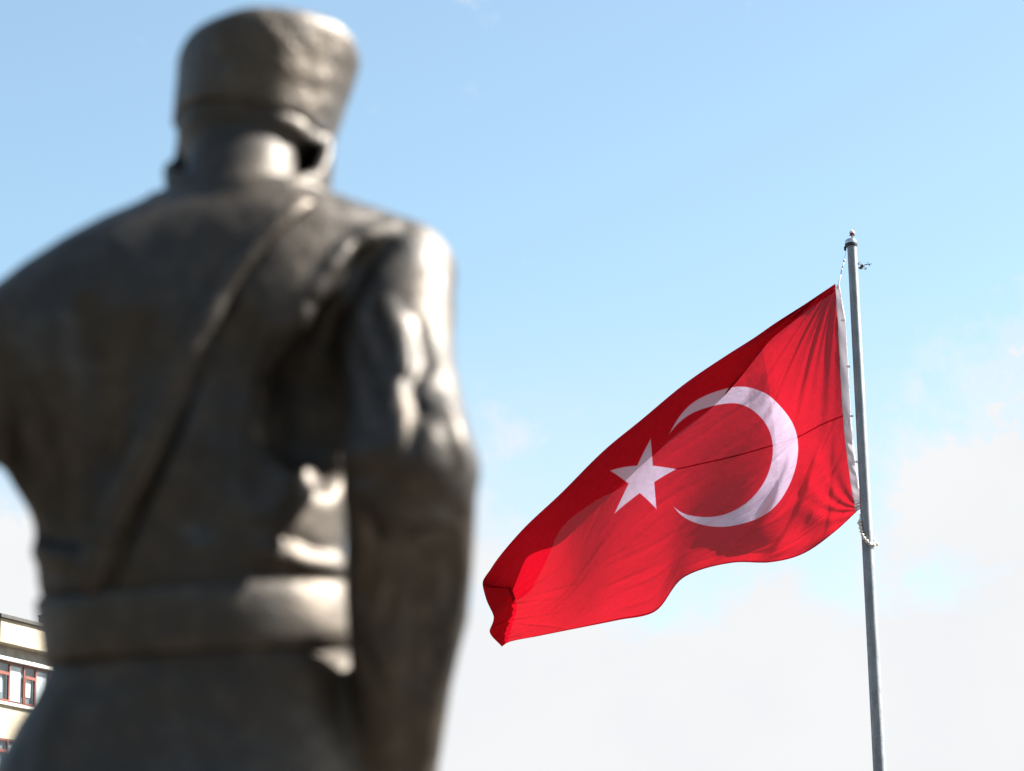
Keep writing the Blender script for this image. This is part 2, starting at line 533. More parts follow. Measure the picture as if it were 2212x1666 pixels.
# right hand (below the frame, by the thigh)
hw = W(850, 1760, Y0 + .01); hk = W(846, 1880, Y0 + .04)
G.cone(hw, hk, .040, .046, .02, sq=(.75, 1, 1))
for i, ln in enumerate((.085, .098, .092, .072)):
    b = hk + np.array([.004, -.045 + i * .029, -.02]); k1 = b + np.array([-.004, .008, -ln * .5]); k2 = k1 + np.array([-.020, .014, -ln * .42])
    G.chain([b, k1, k2], [.0145, .0130, .0105], .004)
tb = hw + np.array([-.01, .04, -.05]); G.chain([tb, tb + np.array([-.01, .035, -.05]), tb + np.array([-.015, .04, -.095])], [.017, .0145, .0115], .006)
# left arm: elbow out to the side, forearm reaching forward
lel = W(-185, 985, Y0 - .06); lwr = W(-190, 1090, Y0 + .24)
G.cone(lsh, lel, .095, .092, .05)
G.cone(lel, lwr, .092, .062, .02)
lhk = lwr + np.array([.005, .10, .0]); G.cone(lwr + np.array([0, .03, 0]), lhk, .038, .044, .02)
for i, ln in enumerate((.075, .085, .08, .062)):
    b = lhk + np.array([0.0, .02, .042 - i * .027]); k1 = b + np.array([.03, ln * .45, 0]); k2 = k1 + np.array([.04, -.004, 0])
    G.chain([b, k1, k2], [.0145, .013, .0105], .004)
G.chain([lhk + np.array([.0, -.05, .04]), lhk + np.array([.03, -.01, .06]), lhk + np.array([.05, .03, .055])], [.017, .0145, .0115], .006)
# legs in riding boots under the coat hem
for sx, yo in ((-1, .02), (1, -.02)):
    xm = (tl[0] + tr[0]) / 2 + sx * .135
    G.chain([(xm, Y0 + yo, Z_HEM + .12), (xm, Y0 + yo + .015, Z_HEM - .18), (xm, Y0 + yo - .01, Z_HEM - .34), (xm, Y0 + yo - .01, FEET_Z + .09)], [.125, .092, .090, .062], .03)
    G.chain([(xm, Y0 + yo - .02, FEET_Z + .05), (xm + sx * .03, Y0 + yo + .20, FEET_Z + .045)], [.058, .045], .03)
# neck and head, the face turned to the right and slightly down
HC = W(546, 296, Y0 + .065)
yaw = R(14); pit = R(-10)
fw = np.array([math.sin(yaw) * math.cos(pit), math.cos(yaw) * math.cos(pit), math.sin(pit)])
rt = np.array([math.cos(yaw), -math.sin(yaw), 0]); up = np.cross(rt, fw)
RH = np.stack([rt, fw, up], 1)


def hp(a, b, c): return HC + rt * a + fw * b + up * c


G.cone(W(514, 456, Y0 - .022), W(545, 292, Y0 + .055), .104, .108, .02)
G.ell(hp(0, -.006, .000), (.134, .144, .104), RH, .02)                       # skull
G.ell(hp(0, .055, -.085), (.088, .085, .092), RH, .03)                      # face and jaw
G.ell(hp(0, .108, -.135), (.046, .040, .040), RH, .025)                     # chin
for s_ in (-1, 1):
    G.chain([hp(s_ * .098, .0, -.075), hp(s_ * .070, .075, -.130)], [.030, .028], .02)      # jaw line
    G.ell(hp(s_ * .066, .108, -.035), (.036, .028, .028), RH, .02)          # cheek bones
    G.ell(hp(s_ * .128, -.004, -.028), (.013, .032, .048), RH, .006)         # ears
    G.ell(hp(s_ * .040, .140, .000), (.026, .014, .016), RH, .01, 's')      # eye sockets
    G.ell(hp(s_ * .040, .122, .000), (.017, .015, .011), RH, .003)
    G.chain([hp(s_ * .018, .142, .026), hp(s_ * .068, .122, .024)], [.011, .009], .012)     # brows
G.chain([hp(0, .138, .012), hp(0, .165, -.036)], [.011, .018], .012)        # nose
G.chain([hp(-.028, .134, -.080), hp(0, .141, -.076), hp(.028, .134, -.080)], [.006, .008, .006], .006)
G.chain([hp(-.024, .132, -.092), hp(0, .138, -.094), hp(.024, .132, -.092)], [.006, .009, .006], .006)
G.ell(W(690, 362, Y0 + .0), (.040, .070, .046), None, .018, 's')                 # hollow between the neck and the jaw
G.chain([W(556, 252, Y0 - .052), W(600, 262, Y0 - .050), W(640, 280, Y0 - .035), W(668, 300, Y0 - .01)], [.012, .018, .018, .012], .02)      # roll of hair under the hat
# standing collar, a little open at the front
cc0 = W(536, 452, Y0 + .01); cc1 = W(536, 352, Y0 + .01)
def collar(P):
    t_ = np.clip((P[2] - cc0[2]) / (cc1[2] - cc0[2]), 0, 1)
    ra = .132 + .008 * t_; rb = .124 + .008 * t_
    cx = cc0[0] + (cc1[0] - cc0[0]) * t_; cy = cc0[1]
    tilt = .58 * np.clip(P[1] - cy, -.2, .06) - .02 * (P[0] - cx) + .9 * np.clip(P[0] - cx - .085, 0, .05) * np.clip((P[1] - cy + .06) / .06, 0, 1)
    q = np.sqrt(((P[0] - cx) / ra) ** 2 + ((P[1] - cy) / rb) ** 2)
    d = np.abs((q - 1) * rb) - .011
    dz = np.maximum(P[2] + 0 * q - (cc1[2] + tilt), cc0[2] - .10 - P[2])
    return smax(d, dz, .012)
G.apply(collar, cc0 - [.16, .16, .12], cc1 + [.16, .16, .06], .010)

# drapery, drawn on the surface as grooves and ridges
def groove(pts, r_, k=.012, lift=.3):
    q = G.line(pts)
    if len(q) > 2:
        q = [p + G.normal(p) * r_ * lift for p in q]
        n = len(q); G.chain(q, [r_ * (.35 + .65 * math.sin(math.pi * (i + .5) / n) ** .5) for i in range(n)], k, 's')


def ridge(pts, r_, k=.02, lift=-.25):
    q = G.line(pts)
    if len(q) > 2:
        q = [p + G.normal(p) * r_ * lift for p in q]
        n = len(q); G.chain(q, [r_ * (.45 + .55 * math.sin(math.pi * (i + .5) / n) ** .5) for i in range(n)], k, 'u')


ridge([(850, 485), (790, 512), (745, 545), (705, 600), (672, 645), (650, 690)], .017, .014)      # armhole seam
groove([(842, 530), (790, 565), (755, 610), (722, 680), (700, 740)], .020, .02)
groove([(600, 1165), (650, 1182), (690, 1196), (740, 1205)], .010, .016)
ridge([(570, 1195), (660, 1225), (740, 1235)], .022, .03)
groove([(540, 1222), (640, 1238), (700, 1250), (742, 1258)], .012, .016)
for y_ in (1165, 1228, 1290):                                                                     # left side, above the belt
    groove([(92, y_ - 2), (130, y_ + 8), (190, y_ + 26)], .014, .02)
ridge([(86, 1195), (140, 1205), (200, 1230)], .016, .03)
# broad vertical pulls on the back
for pts, r_ in (([(175, 690), (190, 850), (215, 1050)], .026), ([(520, 720), (480, 900), (430, 1120)], .022), ([(90, 860), (120, 1000), (150, 1120)], .022),
                ([(600, 760), (575, 900), (560, 1050)], .02), ([(300, 720), (270, 860), (240, 1000)], .02)):
    groove(pts, r_, .05, .55)
for pts, r_ in (([(110, 720), (140, 900), (170, 1080)], .03),):
    ridge(pts, r_, .06, -.6)
groove([(500, 640), (440, 780), (392, 890), (345, 1000), (300, 1090), (266, 1180), (236, 1262)], .013, .012, .15)
# sleeve folds
for pts, r_ in (([(905, 700), (915, 740), (925, 775), (905, 800), (885, 835)], .013), ([(880, 820), (900, 870), (930, 900)], .013),
                ([(800, 660), (830, 720), (845, 770)], .018), ([(770, 760), (800, 850), (830, 930)], .016),
                ([(905, 870), (895, 930), (890, 970)], .010)):
    groove(pts, r_, .018)
for pts, r_ in (([(835, 650), (850, 720), (868, 800)], .020), ([(870, 720), (880, 790), (860, 850)], .010),
                ([(960, 860), (985, 930), (1000, 990)], .014)):
    ridge(pts, r_, .02)
for pts, r_ in (([(740, 1035), (800, 1030), (850, 1045)], .010), ([(890, 1060), (950, 1095), (1000, 1115)], .010), ([(800, 1120), (815, 1200), (790, 1290)], .014),
                ([(850, 1180), (855, 1260), (830, 1340)], .012), ([(965, 1180), (985, 1260), (970, 1330)], .013), ([(930, 1330), (945, 1400), (925, 1480)], .012),
                ([(780, 1400), (800, 1450), (830, 1470)], .012)):
    groove(pts, r_, .02)
# uneven cast surface
P = G.P((slice(None),) * 3)
near = np.abs(G.F) < .05
I = np.argwhere(near); pp = [G.lo[i] + G.h * I[:, i] for i in range(3)]
amp = .0012 * sn3(pp, 24, 1, 12) + .0009 * sn3(pp, 60, 2, 12)
soft = np.where(pp[2] > W(500, 420, Y0)[2], .45, 1.0)
G.F[near] += (amp * soft).astype(np.float32)
V, Fq = G.mesh()

statue = empty('statue', (W(430, 900, Y0)[0], Y0, FEET_Z - 1.0), 'dark bronze statue of a uniformed man in a tall fur hat, seen from behind', 'statue')
body = obj('body', V, Fq, M_BRONZE, statue, True)


# belt: a broad band round the waist, sloping a little
def ring_band(name, zc, hh, off, th, m, n=160):
    """zc(x): height of the band's centre; hh: half height."""
    prof = [(-hh, -.012), (-hh, th * .5), (-hh * .86, th), (-hh * .4, th * 1.22), (0, th * 1.28), (hh * .4, th * 1.22), (hh * .86, th), (hh, th * .5), (hh, -.012)]
    vv, ff = [], []
    for i in range(n):
        a = 2 * math.pi * i / n; ca, sa = math.cos(a), math.sin(a)
        den = (abs(ca) ** EXP + abs(sa) ** EXP) ** (1 / EXP)
        for dz, e in prof:
            l, r_, hd = (float(q) for q in torso_at(zc(0, Y0)))
            x0, y0 = (l + r_) / 2 + (r_ - l) / 2 * ca / den, Y0 + hd * sa / den
            z = zc(x0, y0) + dz; l, r_, hd = (float(q) for q in torso_at(z)); cx = (l + r_) / 2; aa = (r_ - l) / 2 + off + e; bb = hd + off + e
            vv.append((cx + aa * ca / den, Y0 + bb * sa / den, z))
    k = len(prof)
    for i in range(n):
        j = (i + 1) % n
        for q in range(k): ff.append((i * k + q, j * k + q, j * k + (q + 1) % k, i * k + (q + 1) % k))
    return obj(name, vv, ff, m, statue, True)


bL, bR, bM = W(94, 1366, Y0), W(760, 1325, Y0), W(420, 1334, Y0 - .19)
b_sl = (bR[2] - bL[2]) / (bR[0] - bL[0])
b_mid = bL[2] + b_sl * (bM[0] - bL[0])
ring_band('belt', lambda x, y: bL[2] + b_sl * (np.clip(x, bL[0] - .1, bR[0] + .1) - bL[0]) + (b_mid - bM[2]) / .19 * (y - Y0), .056, .003, .010, M_BELT)


# shoulder strap from the right shoulder to the left hip, over the front too
def ribbon(name, pts, nrm, w, th, m, parent):
    vv, ff = [], []
    for i, p in enumerate(pts):
        t_ = pts[min(i + 1, len(pts) - 1)] - pts[max(i - 1, 0)]; t_ = t_ / np.linalg.norm(t_)
        n_ = nrm[i] - t_ * (nrm[i] @ t_); n_ /= np.linalg.norm(n_); s_ = np.cross(t_, n_)
        ww = w if np.isscalar(w) else w[i]
        for a, b in ((-1, -.4), (-1, .7), (-.86, 1), (.86, 1), (1, .7), (1, -.4)): vv.append(p + s_ * a * ww + n_ * b * th)
    for i in range(len(pts) - 1):
        for q in range(6): ff.append((i * 6 + q, i * 6 + (q + 1) % 6, (i + 1) * 6 + (q + 1) % 6, (i + 1) * 6 + q))
    ff += [tuple(range(6))[::-1], tuple(range((len(pts) - 1) * 6, len(pts) * 6))]
    return obj(name, vv, ff, m, parent, True)


def smooth_path(p, it=6):
    p = np.array(p)
    for _ in range(it): p[1:-1] = (p[:-2] + 2 * p[1:-1] + p[2:]) / 4
    return p


sp = G.line([(672, 432), (620, 470), (560, 525), (505, 590), (445, 690), (392, 790), (345, 900), (300, 1010), (255, 1100), (220, 1180), (190, 1270)], 6)
top = sp[0]
front = []
for k in range(1, 14):                                       # carry on over the shoulder and down the chest
    t_ = k / 13; x_ = top[0] - .34 * max(0, t_ - .1); z_ = top[2] + .05 - .62 * t_ ** 1.35
    q = G.trace((x_, Y0 + .5, z_), (0, -1, -.02), 0, .5)
    if q is not None and q[1] > Y0: front.append(q)
path = smooth_path(front[::-1] + sp, 5)
nr = [G.normal(p, .02) for p in path]
path2 = [p + n_ * .005 for p, n_ in zip(path, nr)]
sw = [interp(p[2], [Y0 * 0 + 2.5, 3.05, 3.25, 3.6], [.026, .025, .016, .014]) for p in path]
strap = ribbon('shoulder_strap', path2, nr, [float(w_) for w_ in sw], .014, M_BELT, statue)
# strap buckle and keeper near the waist
bp = G.line([(226, 1140), (218, 1165)], 3)
bn_ = [G.normal(p, .02) for p in bp]
ribbon('strap_buckle', [p + n_ * .016 for p, n_ in zip(bp, bn_)], bn_, .036, .009, M_BELT, strap)

# tall fur hat, tilted to the brow
HB = W(544, 297, Y0 + .065)
ax = np.array([.18, .08, 1.0]); ax /= np.linalg.norm(ax)
ay = np.array([fw[0], fw[1], 0]); ay -= ax * (ay @ ax); ay /= np.linalg.norm(ay); axx = np.cross(ay, ax)
H = Grid(HB - [.28, .28, .14], HB + [.30, .28, .34], .006)
HH = .178


def hat(P):
    p = [P[i] - HB[i] for i in range(3)]
    h_ = p[0] * ax[0] + p[1] * ax[1] + p[2] * ax[2]
    u = p[0] * axx[0] + p[1] * axx[1] + p[2] * axx[2]; v = p[0] * ay[0] + p[1] * ay[1] + p[2] * ay[2]
    t_ = np.clip(h_ / HH, 0, 1)
    ra = .147 + .016 * t_ ** 1.1
    q = np.sqrt((u / ra) ** 2 + (v / (ra + .012)) ** 2)
    d = (q - 1) * ra
    crown = HH + .016 * np.clip(1 - q * q, 0, 1) + .22 * np.clip(u, -.16, .16)
    return smax(smax(d, h_ - crown, .035), -h_, .010)


H.apply(hat, H.lo + .12, H.lo + H.h * (H.n - 1) - .12, .001, 'set')
def inner(P):
    p = [P[i] - HB[i] for i in range(3)]
    h_ = p[0] * ax[0] + p[1] * ax[1] + p[2] * ax[2]
    u = p[0] * axx[0] + p[1] * axx[1] + p[2] * axx[2]; v = p[0] * ay[0] + p[1] * ay[1] + p[2] * ay[2]
    return np.maximum(np.sqrt((u / .126) ** 2 + (v / .138) ** 2) * .126 - .126, np.abs(h_) - .05)
H.apply(inner, H.lo + .12, H.lo + H.h * (H.n - 1) - .12, .008, 's')
near = np.abs(H.F) < .05
I = np.argwhere(near); pp = [H.lo[i] + H.h * I[:, i] for i in range(3)]
wr = sn3(pp, 22, 7, 8); warp = [pp[0] + .02 * wr, pp[1] + .02 * sn3(pp, 22, 8, 8), pp[2] + .02 * sn3(pp, 22, 9, 8)]
H.F[near] += (.0015 * sn3(warp, 34, 3, 14) + .0008 * sn3(warp, 90, 4, 14)).astype(np.float32)
hv, hf = H.mesh()
obj('hat', hv, hf, M_FUR, statue, True)

# pedestal under the boots (below the frame)
M_GRAN = simple('granite', (.33, .31, .29), (.22, .21, .2), 30, .45, bump=.1)
pd = MB(); pc = np.array([(tl[0] + tr[0]) / 2, Y0 + .05, 0])
E3 = ((1, 0, 0), (0, 1, 0), (0, 0, 1))
pd.box(pc, *E3, -.48, .48, -.48, .48, .38, FEET_Z + .004, .02)
pd.box(pc, *E3, -.62, .62, -.62, .62, .2, .38, .015)
pd.box(pc, *E3, -.9, .9, -.9, .9, .004, .2, .015)
pd.build('pedestal', M_GRAN, statue)

# ------------------------------------------------------------------ flagpole
FY = 45.0
UPX = FY / FPX                                              # metres per frame unit at the pole
pt = W(1841, 526, FY); pb = W(1899, 1666, FY)
px_ = (pt[0] + pb[0]) / 2 + .0; ptop = pt[2]
POLE = np.array([px_, FY, 0.])
M_GALV, t = mat('galvanised_steel')
o = t.tc.outputs['Object']
mp = t.n('ShaderNodeMapping'); mp.inputs['Scale'].default_value = (1, 1, .35); t.link(o, mp.inputs[0])
vor = t.n('ShaderNodeTexVoronoi'); t.link(o, vor.inputs['Vector']); vor.inputs['Scale'].default_value = 42
f1 = t.rng(t.noise(mp.outputs[0], 7, 7, .65), .3, .7)
c = t.mix(f1, (.15, .17, .195, 1), (.25, .27, .30, 1))
c = t.mix(t.m('MULTIPLY', vor.outputs['Color'], .35), c, (.36, .38, .41, 1))
c = t.mix(t.rng(t.noise(mp.outputs[0], 3.2, 8, .7), .60, .72, 0, .75), c, (.10, .112, .128, 1))
t.link(c, t.p.inputs['Base Color']); t.p.inputs['Metallic'].default_value = .5
t.link(t.rng(t.noise(mp.outputs[0], 12, 5), .3, .7, .42, .62), t.p.inputs['Roughness'])
bn = t.n('ShaderNodeBump'); bn.inputs['Strength'].default_value = .15; bn.inputs['Distance'].default_value = .01
t.link(t.noise(mp.outputs[0], 40, 4), bn.inputs['Height']); t.link(bn.outputs[0], t.p.inputs['Normal'])

pole = empty('flagpole', POLE, 'tall tapered galvanised steel flagpole with a domed cap', 'flagpole')
r_top, r_bot = .074, .122
mb = MB(); mb.lathe(POLE, [(r_bot + (r_top - r_bot) * i / 12, .03 + (ptop - .03) * i / 12) for i in range(13)], 48)
auto_smooth(mb.build('shaft', M_GALV, pole))
mb = MB(); mb.lathe(POLE, [(.30, .0), (.30, .03), (.16, .034), (.14, .16)], 32); auto_smooth(mb.build('base_plate', M_GALV, pole))
cp = np.array([px_ - .012, FY, ptop])
mb = MB(); mb.lathe(cp, [(.085, -.050), (.098, -.045), (.100, -.012), (.088, -.004)], 40); auto_smooth(mb.build('cap_collar', M_BLACKM, pole))
mb = MB(); mb.lathe(cp, [(.094, -.005), (.096, .022), (.088, .048), (.066, .068), (.036, .080), (.004, .083)], 40); auto_smooth(mb.build('cap_dome', M_CHROME, pole), 60)
sh = MB().box(cp + [-.092, .04, -.085], *E3, -.018, .018, -.012, .012, -.02, .045, .004).build('pulley', M_BLACKM, pole)
bc = cp + np.array([.026, 0, .078])
bea = MB().lathe(bc, [(.016, -.01), (.015, .045), (.021, .05)], 16).build('beacon_stem', M_CHROME, pole, True)
auto_smooth(MB().lathe(bc + [0, 0, .05], [(.034, 0), (.044, .004), (.044, .012), (.036, .016), (.036, .036), (.03, .04)], 24).build('beacon_lens', M_REDLENS, bea))
auto_smooth(MB().lathe(bc + [0, 0, .088], [(.040, 0), (.044, .012), (.040, .028), (.022, .034), (.014, .055), (.004, .06)], 24).build('beacon_cap', M_WHITE, bea))

# ------------------------------------------------------------------ flag
# Columns along the fly: distance s from the heading (in hoist heights) and, from bottom to top, frame positions of
# v = 0, .25, .5, half way, the rolled upper edge (at v = vf) and the free edge of the part rolled behind (v = 1).
FCOL = [
    (0.00, .975, [(1850, 1106), (1838, 1042), (1822, 898), (1813, 742), (1805, 620), (1806, 628)]),
    (0.12, .970, [(1802, 1150), (1790, 1072), (1774, 918), (1756, 784), (1742, 662), (1738, 676)]),
    (0.25, .965, [(1736, 1196), (1733, 1092), (1722, 945), (1696, 830), (1674, 704), (1664, 736)]),
    (0.38, .940, [(1664, 1215), (1664, 1120), (1660, 965), (1650, 848), (1628, 732), (1606, 808)]),
    (0.50, .900, [(1582, 1216), (1582, 1136), (1585, 986), (1590, 866), (1572, 766), (1548, 872)]),
    (0.65, .800, [(1480, 1246), (1490, 1150), (1488, 1008), (1485, 921), (1478, 830), (1448, 950)]),
    (0.82, .705, [(1412, 1323), (1403, 1188), (1389, 1032), (1383, 966), (1378, 914), (1352, 1046)]),
    (0.95, .680, [(1335, 1340), (1320, 1225), (1306, 1075), (1300, 1020), (1304, 975), (1284, 1084)]),
    (1.10, .680, [(1250, 1357), (1232, 1285), (1220, 1170), (1212, 1110), (1212, 1066), (1214, 1140)]),
    (1.25, .690, [(1165, 1374), (1148, 1325), (1136, 1245), (1128, 1192), (1124, 1152), (1172, 1228)]),
    (1.37, .700, [(1098, 1388), (1084, 1350), (1072, 1300), (1068, 1262), (1064, 1228), (1130, 1290)]),
    (1.43, .720, [(1084, 1397), (1058, 1366), (1068, 1334), (1051, 1296), (1046, 1260), (1090, 1300)]),
    (1.50, .740, [(1098, 1384), (1108, 1345), (1116, 1312), (1112, 1290), (1104, 1270), (1112, 1292)]),
]


def cspline(x, xs, Y):
    xs = np.asarray(xs, float); Y = np.asarray(Y, float)
    m = np.gradient(Y, xs, axis=0)
    i = np.clip(np.searchsorted(xs, x, side='right') - 1, 0, len(xs) - 2)
    h = xs[i + 1] - xs[i]; t_ = (x - xs[i]) / h
    sh_ = (-1,) + (1,) * (Y.ndim - 1)
    t_, h = t_.reshape(sh_), h.reshape(sh_)
    return ((2 * t_**3 - 3 * t_**2 + 1) * Y[i] + (t_**3 - 2 * t_**2 + t_) * h * m[i] + (-2 * t_**3 + 3 * t_**2) * Y[i + 1] + (t_**3 - t_**2) * h * m[i + 1])


NS, NV = 460, 300
ss = np.linspace(0, 1.5, NS)
K = np.array([0, .25, .5, .66, .83, 1.0])                    # row parameter of the six control rows
kk = np.linspace(0, 1, NV)
fs = [c_[0] for c_ in FCOL]
ctrl = np.array([c_[2] for c_ in FCOL], float)               # columns x rows x 2
vrow = np.array([[0, .25, .5, (.5 + c_[1]) / 2, c_[1], 1.0] for c_ in FCOL])
rows = np.stack([cspline(ss, fs, ctrl[:, j]) for j in range(6)], 0)          # rows x NS x 2
vr = np.stack([cspline(ss, fs, vrow[:, j]) for j in range(6)], 0)
# the rolled edge: positions follow a spline with a soft turn at the top row
PXY = cspline(kk, K, rows)                                   # NV x NS x 2
VV = cspline(kk, K, vr)
VV = np.clip(VV, 0, 1)
SS = np.broadcast_to(ss[None, :], VV.shape)
vf = vr[4][None, :]
behind = np.clip((kk[:, None] - .78) / .22, 0, 1)            # 0 in front, 1 at the free edge behind
foldlen = np.clip((1 - vf) / .3, .03, 1)
VE = np.where(VV > vf, 2 * vf - VV, VV)                      # the rolled part follows the sheet in front of it
D = 1.15 * SS + .30 * np.sin(2 * np.pi * (SS * .85 - VE * .30) + .6) * np.clip(SS / .35, 0, 1)
D += -.9 * (VE - .45) * np.clip(SS / .45, 0, 1)
D += .12 * np.sin(2 * np.pi * (SS * 1.9 + VE * .55) + 2.2) * np.clip(SS / .3, 0, 1)
D += (.30 * foldlen + .05) * behind * (2 - behind)
D += -.16 * np.clip((SS - 1.38) / .12, 0, 1) ** 1.5    # the fly end curls towards the viewer
# tension folds fanning out from the upper hoist corner
th = np.arctan2(SS + .02, (1.0 - VV) + .02); rr = np.hypot(SS, 1 - VV)
fan = np.sin(th * 34 + 2.2 * np.sin(th * 9)) + .7 * np.sin(th * 57 + 1.0 + 2 * np.sin(th * 7 + 1))
D += .023 * fan * np.clip(rr / .12, 0, 1) * np.exp(-(rr / .62) ** 2) * (.4 + .6 * np.clip(th / .5, 0, 1))
# gathers at the lower hoist corner
th2 = np.arctan2(VV + .03, SS + .03); r2 = np.hypot(SS, VV)
D += .030 * np.sin(th2 * 22 + 2.5 * np.sin(th2 * 5 + r2 * 3)) * np.clip(r2 / .10, 0, 1) * np.exp(-(r2 / .34) ** 2)
# fine creases running diagonally down towards the fly
g = np.random.default_rng(5)
cre = 0
for i in range(26):
    a = R(g.uniform(28, 52)); k_ = g.uniform(25, 75); w_ = np.cos(a) * VV * k_ * .9 + np.sin(a) * SS * k_ * .62
    wob = .8 * np.sin(SS * g.uniform(3, 7) + g.uniform(0, 6)) + .8 * np.sin(VV * g.uniform(4, 9) + g.uniform(0, 6))
    cre = cre + np.sin(w_ + wob * 1.6 + g.uniform(0, 6.28)) * (.5 + .5 * np.sin(SS * g.uniform(2, 6) + VV * g.uniform(2, 6) + g.uniform(0, 6))) * 40 / k_
D += .0075 * cre * np.clip(SS / .2, 0, 1) * (1 - .55 * np.exp(-((SS - 1.05) / .28) ** 2))
# crumpling near the fly end and the rolled top
cru = sn3([SS * 1.0, VV * 1.0, 0 * SS], 55, 21, 14) + .6 * sn3([SS, VV, 0 * SS], 95, 22, 14)
D += .019 * cru * np.clip((SS - 1.22) / .2, 0, 1)
# lapped billow along the lower edge next to the hoist
lap = np.exp(-((VV - .10) / .12) ** 2) * np.exp(-((SS - .42) / .22) ** 2)
D += .10 * lap * np.sin(2 * np.pi * (SS * 3.1 + .15)) - .18 * lap
pocket = np.exp(-(((SS - .20) - (VV - .3) * .15) / .07) ** 2) * np.clip((.48 - VV) / .2, 0, 1)
D += .14 * pocket
for i in range(90):                                          # crisp single creases
    if i < 34: cs_, cv_, a0 = g.uniform(.02, .55), g.uniform(.02, .42), g.uniform(-1.0, -.25)
    elif i < 60: cs_, cv_, a0 = g.uniform(.25, 1.1), g.uniform(.25, .80), g.uniform(-.75, -.30)
    elif i < 76: cs_, cv_, a0 = g.uniform(1.15, 1.5), g.uniform(.1, .75), g.uniform(-.2, .9)
    else: cs_, cv_, a0 = g.uniform(.6, 1.3), g.uniform(.05, .5), g.uniform(-.5, .1)
    al_ = (SS - cs_) * math.cos(a0) + (VV - cv_) * math.sin(a0); ac_ = -(SS - cs_) * math.sin(a0) + (VV - cv_) * math.cos(a0)
    ac_ = ac_ + .25 * g.uniform(-1, 1) * al_ ** 2
    L_, w_ = g.uniform(.05, .16), g.uniform(.006, .013)
    D += g.choice([-1, 1]) * g.uniform(.010, .026) * np.exp(-(ac_ / w_) ** 2) * np.exp(-(al_ / L_) ** 2) * np.clip(SS / .03, 0, 1)
for s0, sl_, A_, wd in ((.165, .60, .17, .030), (.30, .62, .13, .026), (.075, .22, .06, .020)):
    q = SS - (s0 + (.47 - VV) * sl_)
    D -= A_ * np.clip((.52 - VV) / .22, 0, 1) * np.clip(VV / .06, .25, 1) * np.exp(-np.where(q > 0, (q / (wd * 2.6)) ** 2, (q / wd) ** 2))
Yw = FY + .14 + D
dx = (PXY[..., 0] - 1106) / FPX; dy = -(PXY[..., 1] - 833) / FPX
dirs = C_F[None, None] + C_X[None, None] * dx[..., None] + C_Y[None, None] * dy[..., None]
FP = CAM + dirs * (Yw / dirs[..., 1])[..., None]
# the lower edge billows: lift the hem back where the lap folds up behind
idx = np.arange(NV * NS).reshape(NV, NS)
FF = np.stack([idx[:-1, :-1], idx[:-1, 1:], idx[1:, 1:], idx[1:, :-1]], -1).reshape(-1, 4)


